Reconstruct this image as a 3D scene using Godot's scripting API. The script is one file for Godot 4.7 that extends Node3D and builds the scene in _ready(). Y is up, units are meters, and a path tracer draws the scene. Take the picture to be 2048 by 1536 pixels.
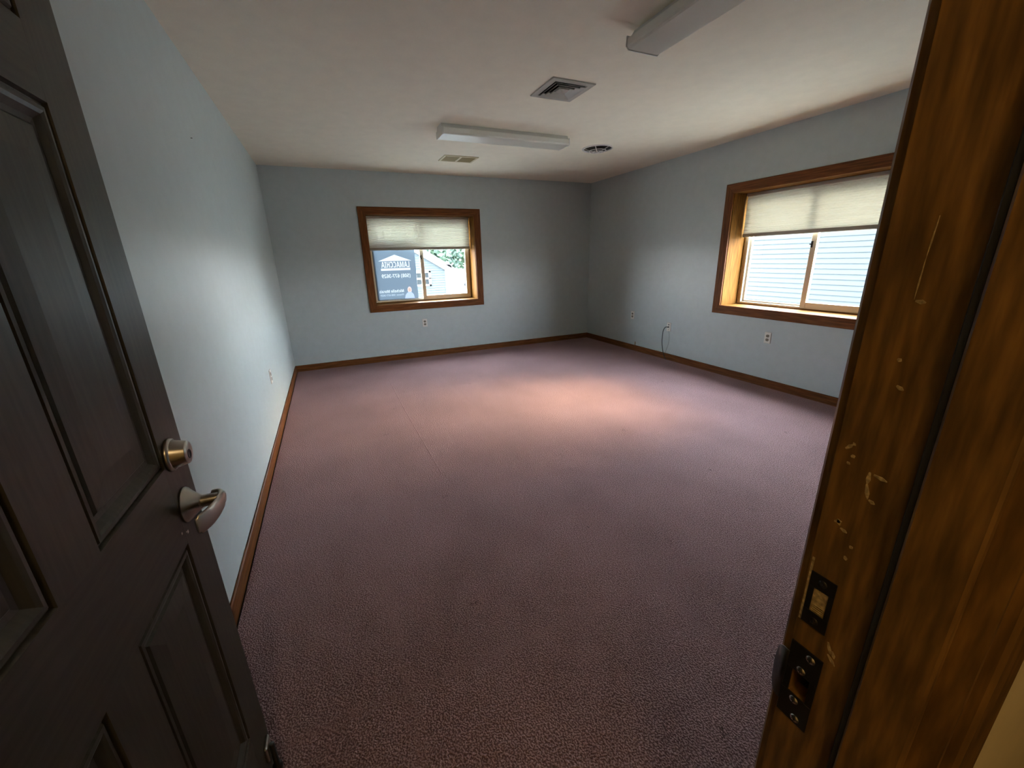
extends Node3D

# ---------------------------------------------------------------- measures
const W := 4.5495        # room width (x)
const H := 2.44          # ceiling height
const ZF := 5.634        # room face of the wall with the door
const ZH := 5.747        # hall face of that wall
const T := 0.31          # outer wall thickness
const GY := -1.3         # ground outside
const DX := 0.2026       # hall-side face of the open door leaf
const JX := 0.951        # face of the latch-side jamb

var used := {}
var M := {}
var rng := RandomNumberGenerator.new()

# ---------------------------------------------------------------- naming helpers
func numbered(n: String) -> String:
	if not used.has(n):
		used[n] = 0
		return n
	used[n] += 1
	return "%s_%03d" % [n, used[n]]

func thing(called: String, label: String, category: String, at := Vector3.ZERO, group := "", kind := "") -> Node3D:
	var o := Node3D.new()
	o.name = numbered(called)
	add_child(o)
	o.position = at
	tag(o, label, category, group, kind)
	return o

func tag(o: Node, label: String, category: String, group := "", kind := "") -> void:
	o.set_meta("label", label)
	o.set_meta("category", category)
	if group != "":
		o.set_meta("group", group)
	if kind != "":
		o.set_meta("kind", kind)

func mesh_of(st: SurfaceTool) -> ArrayMesh:
	st.generate_normals()
	return st.commit()

func part(called: String, st: SurfaceTool, mat: Material, parent: Node3D) -> MeshInstance3D:
	return part_mesh(called, mesh_of(st), mat, parent)

func part_mesh(called: String, m: Mesh, mat: Material, parent: Node3D) -> MeshInstance3D:
	var o := MeshInstance3D.new()
	o.name = called
	o.mesh = m
	o.material_override = mat
	parent.add_child(o, true)
	return o

func single(called: String, st: SurfaceTool, mat: Material, label: String, category: String, group := "", kind := "") -> MeshInstance3D:
	var o := MeshInstance3D.new()
	o.name = numbered(called)
	o.mesh = mesh_of(st)
	o.material_override = mat
	add_child(o)
	tag(o, label, category, group, kind)
	return o

func grp(called: String, parent: Node3D, at := Vector3.ZERO) -> Node3D:
	var o := Node3D.new()
	o.name = called
	parent.add_child(o, true)
	o.position = at
	return o

# ---------------------------------------------------------------- shape helpers
func flat() -> SurfaceTool:
	var st := SurfaceTool.new()
	st.begin(Mesh.PRIMITIVE_TRIANGLES)
	st.set_smooth_group(-1)
	return st

func smooth() -> SurfaceTool:
	var st := SurfaceTool.new()
	st.begin(Mesh.PRIMITIVE_TRIANGLES)
	st.set_smooth_group(0)
	return st

# triangle whose front faces away from the point c
func tri_out(st: SurfaceTool, a: Vector3, b: Vector3, d: Vector3, c: Vector3) -> void:
	var n := (b - a).cross(d - a)
	if n.dot((a + b + d) / 3.0 - c) > 0.0:
		st.add_vertex(a); st.add_vertex(d); st.add_vertex(b)
	else:
		st.add_vertex(a); st.add_vertex(b); st.add_vertex(d)

func poly_out(st: SurfaceTool, p: Array, c: Vector3) -> void:
	for i in range(1, p.size() - 1):
		tri_out(st, p[0], p[i], p[i + 1], c)

# box with chamfered edges
func cbox(st: SurfaceTool, lo: Vector3, hi: Vector3, ch := 0.0) -> void:
	var c := (lo + hi) * 0.5
	var e := (hi - lo) * 0.5
	ch = minf(ch, minf(e.x, minf(e.y, e.z)) * 0.9)
	if ch <= 0.0:
		for ax in 3:
			for s in [-1.0, 1.0]:
				var q := []
				for k in [[-1, -1], [1, -1], [1, 1], [-1, 1]]:
					var v := Vector3.ZERO
					v[ax] = s * e[ax]
					v[(ax + 1) % 3] = k[0] * e[(ax + 1) % 3]
					v[(ax + 2) % 3] = k[1] * e[(ax + 2) % 3]
					q.append(c + v)
				poly_out(st, q, c)
		return
	var pt := func(sx: float, sy: float, sz: float, ax: int) -> Vector3:
		var v := Vector3(sx * (e.x - ch), sy * (e.y - ch), sz * (e.z - ch))
		v[ax] = [sx, sy, sz][ax] * e[ax]
		return c + v
	for ax in 3:
		for s in [-1.0, 1.0]:
			var q := []
			for k in [[-1, -1], [1, -1], [1, 1], [-1, 1]]:
				var g := [0.0, 0.0, 0.0]
				g[ax] = s
				g[(ax + 1) % 3] = float(k[0])
				g[(ax + 2) % 3] = float(k[1])
				q.append(pt.call(g[0], g[1], g[2], ax))
			poly_out(st, q, c)
	for ax in 3:
		var a1 := (ax + 1) % 3
		var a2 := (ax + 2) % 3
		for s1 in [-1.0, 1.0]:
			for s2 in [-1.0, 1.0]:
				var g := [0.0, 0.0, 0.0]
				g[a1] = s1
				g[a2] = s2
				var q := []
				for k in [[-1.0, a1], [1.0, a1], [1.0, a2], [-1.0, a2]]:
					g[ax] = k[0]
					q.append(pt.call(g[0], g[1], g[2], k[1]))
				poly_out(st, q, c)
	for sx in [-1.0, 1.0]:
		for sy in [-1.0, 1.0]:
			for sz in [-1.0, 1.0]:
				tri_out(st, pt.call(sx, sy, sz, 0), pt.call(sx, sy, sz, 1), pt.call(sx, sy, sz, 2), c)

func box_st(lo: Vector3, hi: Vector3, ch := 0.002) -> SurfaceTool:
	var st := flat()
	cbox(st, lo, hi, ch)
	return st

# straight bar between two parallel end polygons (same number of points)
func loft(st: SurfaceTool, rings: Array, capped := true, closed := true) -> void:
	var n: int = rings[0].size()
	for r in rings.size() - 1:
		var mid := Vector3.ZERO
		for i in n:
			mid += rings[r][i] + rings[r + 1][i]
		mid /= 2.0 * n
		for i in (n if closed else n - 1):
			var j := (i + 1) % n
			poly_out(st, [rings[r][i], rings[r][j], rings[r + 1][j], rings[r + 1][i]], mid)
	if capped:
		var a := Vector3.ZERO
		for r in rings:
			for v in r:
				a += v
		a /= float(n * rings.size())
		poly_out(st, rings[0], a)
		poly_out(st, rings[-1], a)

# turned shape: profile of (radius, height) points, along axis from base
func lathe(st: SurfaceTool, base: Vector3, axis: Vector3, prof: Array, seg := 28) -> void:
	var up := axis.normalized()
	var sx := up.cross(Vector3(0.3, 0.9, 0.2).normalized()).normalized()
	var sy := up.cross(sx)
	var ring := func(p: Vector2, i: int) -> Vector3:
		var a := TAU * i / seg
		return base + up * p.y + (sx * cos(a) + sy * sin(a)) * p.x
	for k in prof.size() - 1:
		var p0: Vector2 = prof[k]
		var p1: Vector2 = prof[k + 1]
		for i in seg:
			var a: Vector3 = ring.call(p0, i)
			var b: Vector3 = ring.call(p0, i + 1)
			var c: Vector3 = ring.call(p1, i + 1)
			var d: Vector3 = ring.call(p1, i)
			if p0.x > 1e-6:
				st.add_vertex(a); st.add_vertex(b); st.add_vertex(c)
			if p1.x > 1e-6:
				st.add_vertex(a); st.add_vertex(c); st.add_vertex(d)

func tube(st: SurfaceTool, path: Array, r: float, seg := 8) -> void:
	var rings := []
	for i in path.size():
		var d: Vector3 = (path[mini(i + 1, path.size() - 1)] - path[maxi(i - 1, 0)]).normalized()
		var sx := d.cross(Vector3(0.13, 0.2, 0.97)).normalized()
		var sy := d.cross(sx)
		var ring := []
		for k in seg:
			var a := TAU * k / seg
			ring.append(path[i] + (sx * cos(a) + sy * sin(a)) * r)
		rings.append(ring)
	loft(st, rings)

# mitred board: outer edge a-b, inner edge shortened by m at both ends; in the plane z, thickness t towards +z
func mitred(st: SurfaceTool, o0: Vector2, o1: Vector2, i1: Vector2, i0: Vector2, z0: float, z1: float) -> void:
	var e := 0.0025
	var c2 := (o0 + o1 + i0 + i1) / 4.0
	var back := []
	var mid := []
	var front := []
	for q in [o0, o1, i1, i0]:
		back.append(Vector3(q.x, q.y, z0))
		mid.append(Vector3(q.x, q.y, z1 - e))
		var d: Vector2 = (c2 - q)
		var wid: float = (o0 - i0).length()
		front.append(Vector3(q.x, q.y, z1) + Vector3(signf(d.x) * e, signf(d.y) * e, 0.0) * (1.0 if wid > 0.01 else 0.0))
	loft(st, [back, mid, front])

func smooth_path(pts: Array, per := 6) -> Array:
	var out := []
	for i in pts.size() - 1:
		var a: Vector3 = pts[maxi(i - 1, 0)]
		var b: Vector3 = pts[i]
		var c: Vector3 = pts[i + 1]
		var d: Vector3 = pts[mini(i + 2, pts.size() - 1)]
		for k in per:
			out.append(b.cubic_interpolate(c, a, d, float(k) / per))
	out.append(pts[-1])
	return out

# ---------------------------------------------------------------- materials
func noise_tex(sz: int, freq: float, oct: int, lo: Color, hi: Color, sd: int, type := FastNoiseLite.TYPE_SIMPLEX_SMOOTH, mid_at := -1.0, mid := Color.WHITE) -> NoiseTexture2D:
	var n := FastNoiseLite.new()
	n.seed = sd
	n.noise_type = type
	n.frequency = freq
	n.fractal_octaves = oct
	var t := NoiseTexture2D.new()
	t.width = sz
	t.height = sz
	t.seamless = true
	t.noise = n
	var g := Gradient.new()
	g.set_color(0, lo)
	g.set_color(1, hi)
	if mid_at > 0.0:
		g.add_point(mid_at, mid)
	t.color_ramp = g
	return t

func lin(r: float, g: float, b: float) -> Color:
	return Color(r, g, b).linear_to_srgb()

func plain(called: String, c: Color, rough: float, metal := 0.0, spec := 0.5) -> StandardMaterial3D:
	var m := StandardMaterial3D.new()
	m.resource_name = called
	m.albedo_color = c
	m.roughness = rough
	m.metallic = metal
	m.metallic_specular = spec
	M[called] = m
	return m

func wood(called: String, c: Color, rough: float, tex: Texture2D, scale: Vector3, coat := 0.0) -> StandardMaterial3D:
	var m := plain(called, c, rough)
	m.albedo_texture = tex
	m.uv1_triplanar = true
	m.uv1_world_triplanar = true
	m.uv1_triplanar_sharpness = 6.0
	m.uv1_scale = scale
	if coat > 0.0:
		m.clearcoat_enabled = true
		m.clearcoat = coat
		m.clearcoat_roughness = 0.22
	return m

func make_materials() -> void:
	var g9 := func(v: float) -> Color: return Color(v, v, v)
	var grain := noise_tex(512, 0.012, 5, g9.call(0.62), g9.call(1.0), 11)
	var grain2 := noise_tex(512, 0.02, 5, g9.call(0.55), g9.call(1.0), 23)
	var mottle := noise_tex(512, 0.02, 4, g9.call(0.975), g9.call(1.0), 5)
	var rough_bump := noise_tex(512, 0.09, 3, g9.call(0.2), g9.call(0.8), 7)

	var wall := plain("wall_paint", lin(0.475, 0.535, 0.528), 0.40)
	wall.albedo_texture = mottle
	wall.uv1_triplanar = true
	wall.uv1_world_triplanar = true
	wall.uv1_scale = Vector3(0.8, 0.8, 0.8)
	wall.heightmap_enabled = true
	wall.heightmap_texture = rough_bump
	wall.heightmap_scale = 0.012

	var ceil_m := plain("ceiling_paint", lin(0.88, 0.83, 0.69), 0.9)
	ceil_m.albedo_texture = mottle
	ceil_m.uv1_triplanar = true
	ceil_m.uv1_world_triplanar = true
	ceil_m.uv1_scale = Vector3(0.6, 0.6, 0.6)

	var hall := plain("hall_paint", lin(0.85, 0.72, 0.44), 0.7)
	hall.albedo_texture = mottle
	hall.uv1_triplanar = true
	hall.uv1_world_triplanar = true

	# carpet: short mauve pile, tufts of lighter and darker yarn
	var pile := noise_tex(1024, 0.12, 3, Color(0.50, 0.46, 0.46), Color(1, 1, 1), 31, FastNoiseLite.TYPE_SIMPLEX)
	var pile_h := noise_tex(1024, 0.12, 3, Color(0, 0, 0), Color(1, 1, 1), 31, FastNoiseLite.TYPE_SIMPLEX)
	var carpet := plain("carpet_pile", lin(0.56, 0.36, 0.35), 0.95, 0.0, 0.2)
	carpet.albedo_texture = pile
	carpet.uv1_triplanar = true
	carpet.uv1_world_triplanar = true
	carpet.uv1_scale = Vector3(0.95, 0.95, 0.95)
	carpet.heightmap_enabled = true
	carpet.heightmap_texture = pile_h
	carpet.heightmap_scale = 0.5
	carpet.rim_enabled = true
	carpet.rim = 0.25
	carpet.rim_tint = 0.6
	carpet.detail_enabled = true
	carpet.detail_blend_mode = BaseMaterial3D.BLEND_MODE_MUL
	carpet.detail_uv_layer = BaseMaterial3D.DETAIL_UV_2
	carpet.detail_albedo = carpet_marks()

	# stained wood, grain along x, y or z
	var stain := lin(0.205, 0.074, 0.022)
	wood("stain_x", stain, 0.5, grain, Vector3(0.5, 9.0, 9.0)).metallic_specular = 0.22
	wood("stain_y", stain, 0.5, grain, Vector3(9.0, 0.5, 9.0)).metallic_specular = 0.22
	wood("stain_z", stain, 0.5, grain, Vector3(9.0, 9.0, 0.5)).metallic_specular = 0.22
	var pine := lin(0.19, 0.082, 0.015)
	wood("pine_x", pine, 0.65, grain, Vector3(0.5, 8.0, 8.0)).metallic_specular = 0.15
	wood("pine_y", pine, 0.65, grain, Vector3(8.0, 0.5, 8.0)).metallic_specular = 0.15
	wood("pine_z", pine, 0.65, grain, Vector3(8.0, 8.0, 0.5)).metallic_specular = 0.15
	wood("jamb_wood", lin(0.33, 0.165, 0.035), 0.4, grain2, Vector3(7.0, 0.8, 7.0), 0.25)
	var grain3 := noise_tex(512, 0.02, 4, g9.call(0.78), g9.call(1.0), 29)
	wood("door_y", lin(0.062, 0.053, 0.036), 0.42, grain3, Vector3(8.0, 0.7, 8.0)).metallic_specular = 0.38
	wood("door_z", lin(0.062, 0.053, 0.036), 0.42, grain3, Vector3(8.0, 8.0, 0.7)).metallic_specular = 0.38
	wood("raw_wood", lin(0.80, 0.58, 0.24), 0.8, grain2, Vector3(14.0, 14.0, 14.0))

	plain("nickel", lin(0.58, 0.54, 0.48), 0.28, 1.0)
	plain("bronze", lin(0.03, 0.028, 0.025), 0.38, 0.6)
	plain("steel", lin(0.65, 0.65, 0.62), 0.22, 1.0)
	plain("vinyl", lin(0.50, 0.42, 0.30), 0.4)
	plain("vinyl_white", lin(0.72, 0.71, 0.66), 0.4)
	plain("outlet_white", lin(0.72, 0.69, 0.62), 0.35)
	plain("outlet_face", lin(0.20, 0.165, 0.115), 0.4)
	plain("slot_dark", lin(0.02, 0.02, 0.02), 0.6)  # near-black colour painted for the shade inside slots and holes
	plain("cable_black", lin(0.018, 0.02, 0.024), 0.45)
	plain("strip_black", lin(0.02, 0.02, 0.02), 0.6)
	plain("cable_grey", lin(0.12, 0.12, 0.12), 0.5)
	plain("tan_plastic", lin(0.34, 0.26, 0.15), 0.5)
	plain("vent_grey", lin(0.42, 0.41, 0.36), 0.45)
	plain("vent_beige", lin(0.58, 0.52, 0.33), 0.5)
	plain("vent_slat", lin(0.26, 0.21, 0.09), 0.55)
	plain("vent_white", lin(0.62, 0.61, 0.60), 0.4)
	plain("duct_shade", lin(0.10, 0.10, 0.098), 0.6)  # colour darkened to deepen the shade inside the vent ducts
	plain("fixture_white", lin(0.74, 0.74, 0.70), 0.4)

	var ribs := GradientTexture2D.new()
	ribs.width = 256
	ribs.height = 8
	var rg := Gradient.new()
	rg.set_color(0, Color.BLACK)
	rg.set_color(1, Color.BLACK)
	rg.add_point(0.5, Color.WHITE)
	ribs.gradient = rg
	ribs.fill_from = Vector2(0, 0)
	ribs.fill_to = Vector2(0.0625, 0)
	ribs.repeat = GradientTexture2D.REPEAT
	for ax in ["x", "z"]:
		var lens := plain("lens_" + ax, lin(0.88, 0.89, 0.83), 0.3)
		lens.uv1_scale = Vector3(6.0, 1.0, 1.0)
		lens.heightmap_enabled = true
		lens.heightmap_texture = ribs
		lens.heightmap_scale = 0.05
		lens.backlight_enabled = true
		lens.backlight = lin(0.8, 0.8, 0.76)

	var shade := plain("shade_fabric", lin(0.74, 0.73, 0.66), 0.9)
	shade.backlight_enabled = true
	shade.backlight = lin(0.28, 0.277, 0.25)
	plain("shade_rail", lin(0.36, 0.33, 0.27), 0.45)

	var glass := plain("pane_glass", Color(0.60, 0.80, 0.78, 0.02), 0.02)
	glass.transparency = BaseMaterial3D.TRANSPARENCY_ALPHA

	var banner := plain("banner_cloth", Color.WHITE, 0.7)
	banner.albedo_texture = banner_print()
	banner.texture_repeat = false
	banner.backlight_enabled = true
	banner.backlight = lin(0.17, 0.17, 0.17)

	# outdoors
	plain("siding_blue", lin(0.042, 0.048, 0.051), 0.6)
	plain("siding_pale", lin(0.032, 0.038, 0.040), 0.6)
	var conc := plain("concrete", lin(0.30, 0.295, 0.27), 0.9)
	conc.albedo_texture = mottle
	conc.uv1_triplanar = true
	plain("trim_white", lin(0.25, 0.25, 0.25), 0.5)
	plain("fence_white", lin(0.12, 0.125, 0.13), 0.5)
	plain("shingle", lin(0.06, 0.06, 0.065), 0.9)
	plain("dark_glass", lin(0.010, 0.012, 0.013), 0.5, 0.0, 0.12)
	plain("van_paint", lin(0.20, 0.205, 0.205), 0.5)
	plain("tyre", lin(0.02, 0.02, 0.02), 0.8)
	plain("bark", lin(0.06, 0.045, 0.03), 0.9)
	for k in 3:
		var leaf := plain("leaf_%d" % k, [lin(0.075, 0.115, 0.085), lin(0.09, 0.13, 0.085), lin(0.07, 0.105, 0.09)][k], 0.7)
		leaf.backlight_enabled = true
		leaf.backlight = lin(0.03, 0.045, 0.025)
	var ground := plain("ground_gravel", lin(0.30, 0.30, 0.28), 0.95)
	ground.albedo_texture = mottle
	ground.uv1_triplanar = true
	ground.uv1_world_triplanar = true
	ground.uv1_scale = Vector3(0.3, 0.3, 0.3)
	for k in ["siding_blue", "siding_pale", "trim_white", "fence_white", "shingle", "concrete", "ground_gravel", "bark", "leaf_0", "leaf_1", "leaf_2"]:
		M[k].metallic_specular = 0.08
		M[k].roughness = 0.95

func carpet_marks() -> ImageTexture:
	# trodden, matted and stained areas of the carpet over its whole surface
	var s := 1024
	var n := FastNoiseLite.new()
	n.seed = 77
	n.frequency = 0.006
	n.fractal_octaves = 4
	var im := n.get_image(s, s)
	im.convert(Image.FORMAT_RGB8)
	for y in s:
		for x in s:
			var v := im.get_pixel(x, y).r
			var k := 0.90 + 0.10 * v
			im.set_pixel(x, y, Color(k, k, k))
	var r := RandomNumberGenerator.new()
	r.seed = 5
	var spots := [Vector2(0.75, 1.35), Vector2(0.62, 2.0), Vector2(0.95, 2.05), Vector2(3.78, 2.6), Vector2(0.55, 2.1), Vector2(1.9, 4.6), Vector2(0.9, 4.55)]
	for k in 24:
		spots.append(Vector2(r.randf_range(0.3, 4.2), r.randf_range(0.6, 5.4)))
	for p in spots:
		var cx := int(p.x / W * s)
		var cy := int(p.y / ZF * s)
		for k in r.randi_range(4, 16):
			var x := clampi(cx + r.randi_range(-4, 4), 0, s - 1)
			var y := clampi(cy + r.randi_range(-2, 2), 0, s - 1)
			var f := r.randf_range(0.55, 0.8)
			im.set_pixel(x, y, Color(f, f, f))
	return ImageTexture.create_from_image(im)

# ================================================================ build
func _ready() -> void:
	rng.seed = 4
	# --- camera
	var cam := Camera3D.new()
	cam.name = "camera"
	cam.position = Vector3(0.5323, 1.3493, 5.8189)
	cam.rotation = Vector3(-0.3030, -0.4145, -0.0282)
	cam.fov = rad_to_deg(2.0 * atan(768.0 / 803.72))
	cam.near = 0.02
	cam.far = 300.0
	add_child(cam)
	cam.current = true
	# --- hazy sky, exposure
	var env := Environment.new()
	var sky := Sky.new()
	var sm := ProceduralSkyMaterial.new()
	sm.sky_top_color = Color(0.86, 0.93, 1.0)
	sm.sky_horizon_color = Color(0.97, 0.99, 1.0)
	sm.ground_horizon_color = Color(0.5, 0.5, 0.48)
	sm.ground_bottom_color = Color(0.4, 0.4, 0.38)
	sm.sun_angle_max = 30.0
	sky.sky_material = sm
	env.background_mode = Environment.BG_SKY
	env.sky = sky
	env.background_energy_multiplier = 62.0
	env.tonemap_mode = Environment.TONE_MAPPER_LINEAR
	env.tonemap_exposure = 1.1
	env.sdfgi_enabled = true
	env.ssao_enabled = true
	env.ssil_enabled = true
	var we := WorldEnvironment.new()
	we.name = "environment"
	we.environment = env
	add_child(we)
	# --- sun behind thin cloud: low over the neighbour's roof
	var sun := DirectionalLight3D.new()
	sun.name = "sun"
	sun.light_color = Color(1.0, 0.93, 0.83)
	sun.light_energy = 2.2
	sun.light_angular_distance = 14.0
	sun.shadow_enabled = true
	add_child(sun)
	sun.look_at_from_position(Vector3.ZERO, Vector3(-1.0, -0.49, -0.30))

	make_materials()
	build_shell()
	build_window("window_1", Vector3(1.11, 0, 0), 0.0, "back-wall slider window in brown casing, with a blue sign in it")
	build_window("window_2", Vector3(W, 0, 2.59), -PI / 2, "side-wall slider window in brown casing, with grey siding outside")
	build_shade(Vector3(1.11, 0, 0), 0.0, "cream cellular shade half lowered over the sign window")
	build_shade(Vector3(W, 0, 2.59), -PI / 2, "cream cellular shade half lowered in the window facing grey siding")
	build_door()
	build_frame()
	build_ceiling_things()
	build_wall_things()
	build_banner()
	build_outdoors()

func build_shell() -> void:
	# floor: carpet over a slab
	var f := thing("floor", "worn mauve wall-to-wall carpet", "floor", Vector3.ZERO, "", "structure")
	var st := flat()
	var x0 := 0.020
	var x1 := W - 0.013
	var z0 := 0.013
	var z1 := ZH
	var q := [Vector3(x0, 0, z0), Vector3(x1, 0, z0), Vector3(x1, 0, z1), Vector3(x0, 0, z1)]
	for idx in [0, 1, 2, 0, 2, 3]:
		st.set_uv2(Vector2(q[idx].x / W, q[idx].z / ZF))
		st.set_uv(Vector2(q[idx].x, q[idx].z))
		st.add_vertex(q[idx])
	for e in [[q[0], q[1]], [q[1], q[2]], [q[2], q[3]], [q[3], q[0]]]:
		var a: Vector3 = e[0]
		var b: Vector3 = e[1]
		for v in [a, b, b + Vector3.DOWN * 0.012, a, b + Vector3.DOWN * 0.012, a + Vector3.DOWN * 0.012]:
			st.set_uv2(Vector2(v.x / W, v.z / ZF))
			st.set_uv(Vector2(v.x, v.z))
			st.add_vertex(v)
	part("carpet", st, M.carpet_pile, f)
	part("slab", box_st(Vector3(-0.5, -0.35, -T), Vector3(W + T, -0.012, 8.2), 0.0), plain("slab_dark", lin(0.05, 0.04, 0.035), 0.9), f)
	# seam ridge in the carpet
	st = flat()
	var ring := func(z: float, h: float) -> Array:
		var x := 1.041 + 0.004 * sin(z * 2.1)
		return [Vector3(x - 0.006, -0.001, z), Vector3(x, h, z), Vector3(x + 0.006, -0.001, z)]
	var rings := []
	for i in 41:
		var z := 0.98 + 2.47 * i / 40.0
		rings.append(ring.call(z, 0.002 + 0.001 * sin(i * 1.7) * sin(i * 0.6)))
	loft(st, rings)
	part("carpet_seam", st, M.carpet_pile, f)

	# ceiling slab
	var c := thing("ceiling", "plain off-white ceiling", "ceiling", Vector3.ZERO, "", "structure")
	# openings for the three vents: [x0, x1, z0, z1]; the round one is a square cell closed by a plate with a round hole
	var holes := [[2.194 - 0.122, 2.194 + 0.122, 3.035 - 0.122, 3.035 + 0.122], [3.372 - 0.18, 3.372 + 0.18, 1.80 - 0.18, 1.80 + 0.18], [2.098 - 0.172, 2.098 + 0.172, 0.935 - 0.110, 0.935 + 0.110]]
	var cs := flat()
	var zs := [-T, 0.935 - 0.110, 0.935 + 0.110, 1.80 - 0.18, 1.80 + 0.18, 3.035 - 0.122, 3.035 + 0.122, 8.2]
	for k in zs.size() - 1:
		var x := -0.5
		for hole in holes:
			if is_equal_approx(hole[2], zs[k]):
				cbox(cs, Vector3(x, H, zs[k]), Vector3(hole[0], H + 0.25, zs[k + 1]))
				x = hole[1]
		cbox(cs, Vector3(x, H, zs[k]), Vector3(W + T, H + 0.25, zs[k + 1]))
	for i in 48:
		var q4 := []
		for e in [[i, 0], [i + 1, 0], [i + 1, 1], [i, 1]]:
			var a: float = TAU * e[0] / 48.0
			var rr: float = 0.146 if e[1] == 0 else 0.18 / maxf(absf(cos(a)), absf(sin(a)))
			q4.append(Vector3(3.372 + cos(a) * rr, H, 1.80 + sin(a) * rr))
		poly_out(cs, q4, Vector3(3.372, H + 1.0, 1.80))
	part("ceiling_board", cs, M.ceiling_paint, c)

	# walls with their openings
	var wl := flat()
	cbox(wl, Vector3(-0.25, -0.012, -T), Vector3(0, H, ZF))
	single("wall_left", wl, M.wall_paint, "long blue-grey painted wall beside the open door", "wall", "", "structure")
	var wb := flat()
	cbox(wb, Vector3(0, -0.012, -T), Vector3(1.11, H, 0))
	cbox(wb, Vector3(2.57, -0.012, -T), Vector3(W + T, H, 0))
	cbox(wb, Vector3(1.11, -0.012, -T), Vector3(2.57, 0.765, 0))
	cbox(wb, Vector3(1.11, 1.955, -T), Vector3(2.57, H, 0))
	single("wall_back", wb, M.wall_paint, "blue-grey painted wall with the sign window", "wall", "", "structure")
	var wr := flat()
	cbox(wr, Vector3(W, -0.012, 0), Vector3(W + T, H, 2.59))
	cbox(wr, Vector3(W, -0.012, 4.05), Vector3(W + T, H, 8.2))
	cbox(wr, Vector3(W, -0.012, 2.59), Vector3(W + T, 0.765, 4.05))
	cbox(wr, Vector3(W, 1.955, 2.59), Vector3(W + T, H, 4.05))
	single("wall_right", wr, M.wall_paint, "blue-grey painted wall with three wall plates and a window", "wall", "", "structure")
	var wf := flat()
	cbox(wf, Vector3(JX + 0.055, -0.012, ZF), Vector3(W, H, ZF + 0.1))
	cbox(wf, Vector3(0, -0.012, ZF), Vector3(0.113, H, ZF + 0.1))
	cbox(wf, Vector3(0.113, 2.06, ZF), Vector3(JX + 0.055, H, ZF + 0.1))
	single("wall_front", wf, M.wall_paint, "blue-grey painted wall around the doorway", "wall", "", "structure")
	var wh := flat()
	cbox(wh, Vector3(JX + 0.055, -0.012, ZF + 0.1), Vector3(W, H, ZH))
	cbox(wh, Vector3(-0.5, -0.012, ZF + 0.1), Vector3(0.113, H, ZH))
	cbox(wh, Vector3(0.113, 2.06, ZF + 0.1), Vector3(JX + 0.055, H, ZH))
	cbox(wh, Vector3(-0.5, -0.012, 7.9), Vector3(W, H, 8.2))
	cbox(wh, Vector3(-0.7, -0.012, ZF + 0.1), Vector3(-0.5, H, 8.2))
	single("wall_hall", wh, M.hall_paint, "warm yellow-beige hall wall outside the doorway", "wall", "", "structure")

	# baseboards
	var bh := 0.082
	var b := 0.012
	var bs := [
		["baseboard_back", Vector3(0, 0, 0), Vector3(W, bh, b), "stain_x", "brown wooden baseboard under the sign window"],
		["baseboard_left", Vector3(0, 0, b), Vector3(b, bh, ZF), "stain_z", "brown wooden baseboard along the long wall by the door"],
		["baseboard_right", Vector3(W - b, 0, b), Vector3(W, bh, ZF), "stain_z", "brown wooden baseboard behind the hanging black cable"],
	]
	for e in bs:
		var s := flat()
		var lo: Vector3 = e[1]
		var hi: Vector3 = e[2]
		# board with an eased top edge
		cbox(s, lo - Vector3(0, 0.011, 0), hi, 0.004)
		single(e[0], s, M[e[3]], e[4], "baseboard", "", "structure")

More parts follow.
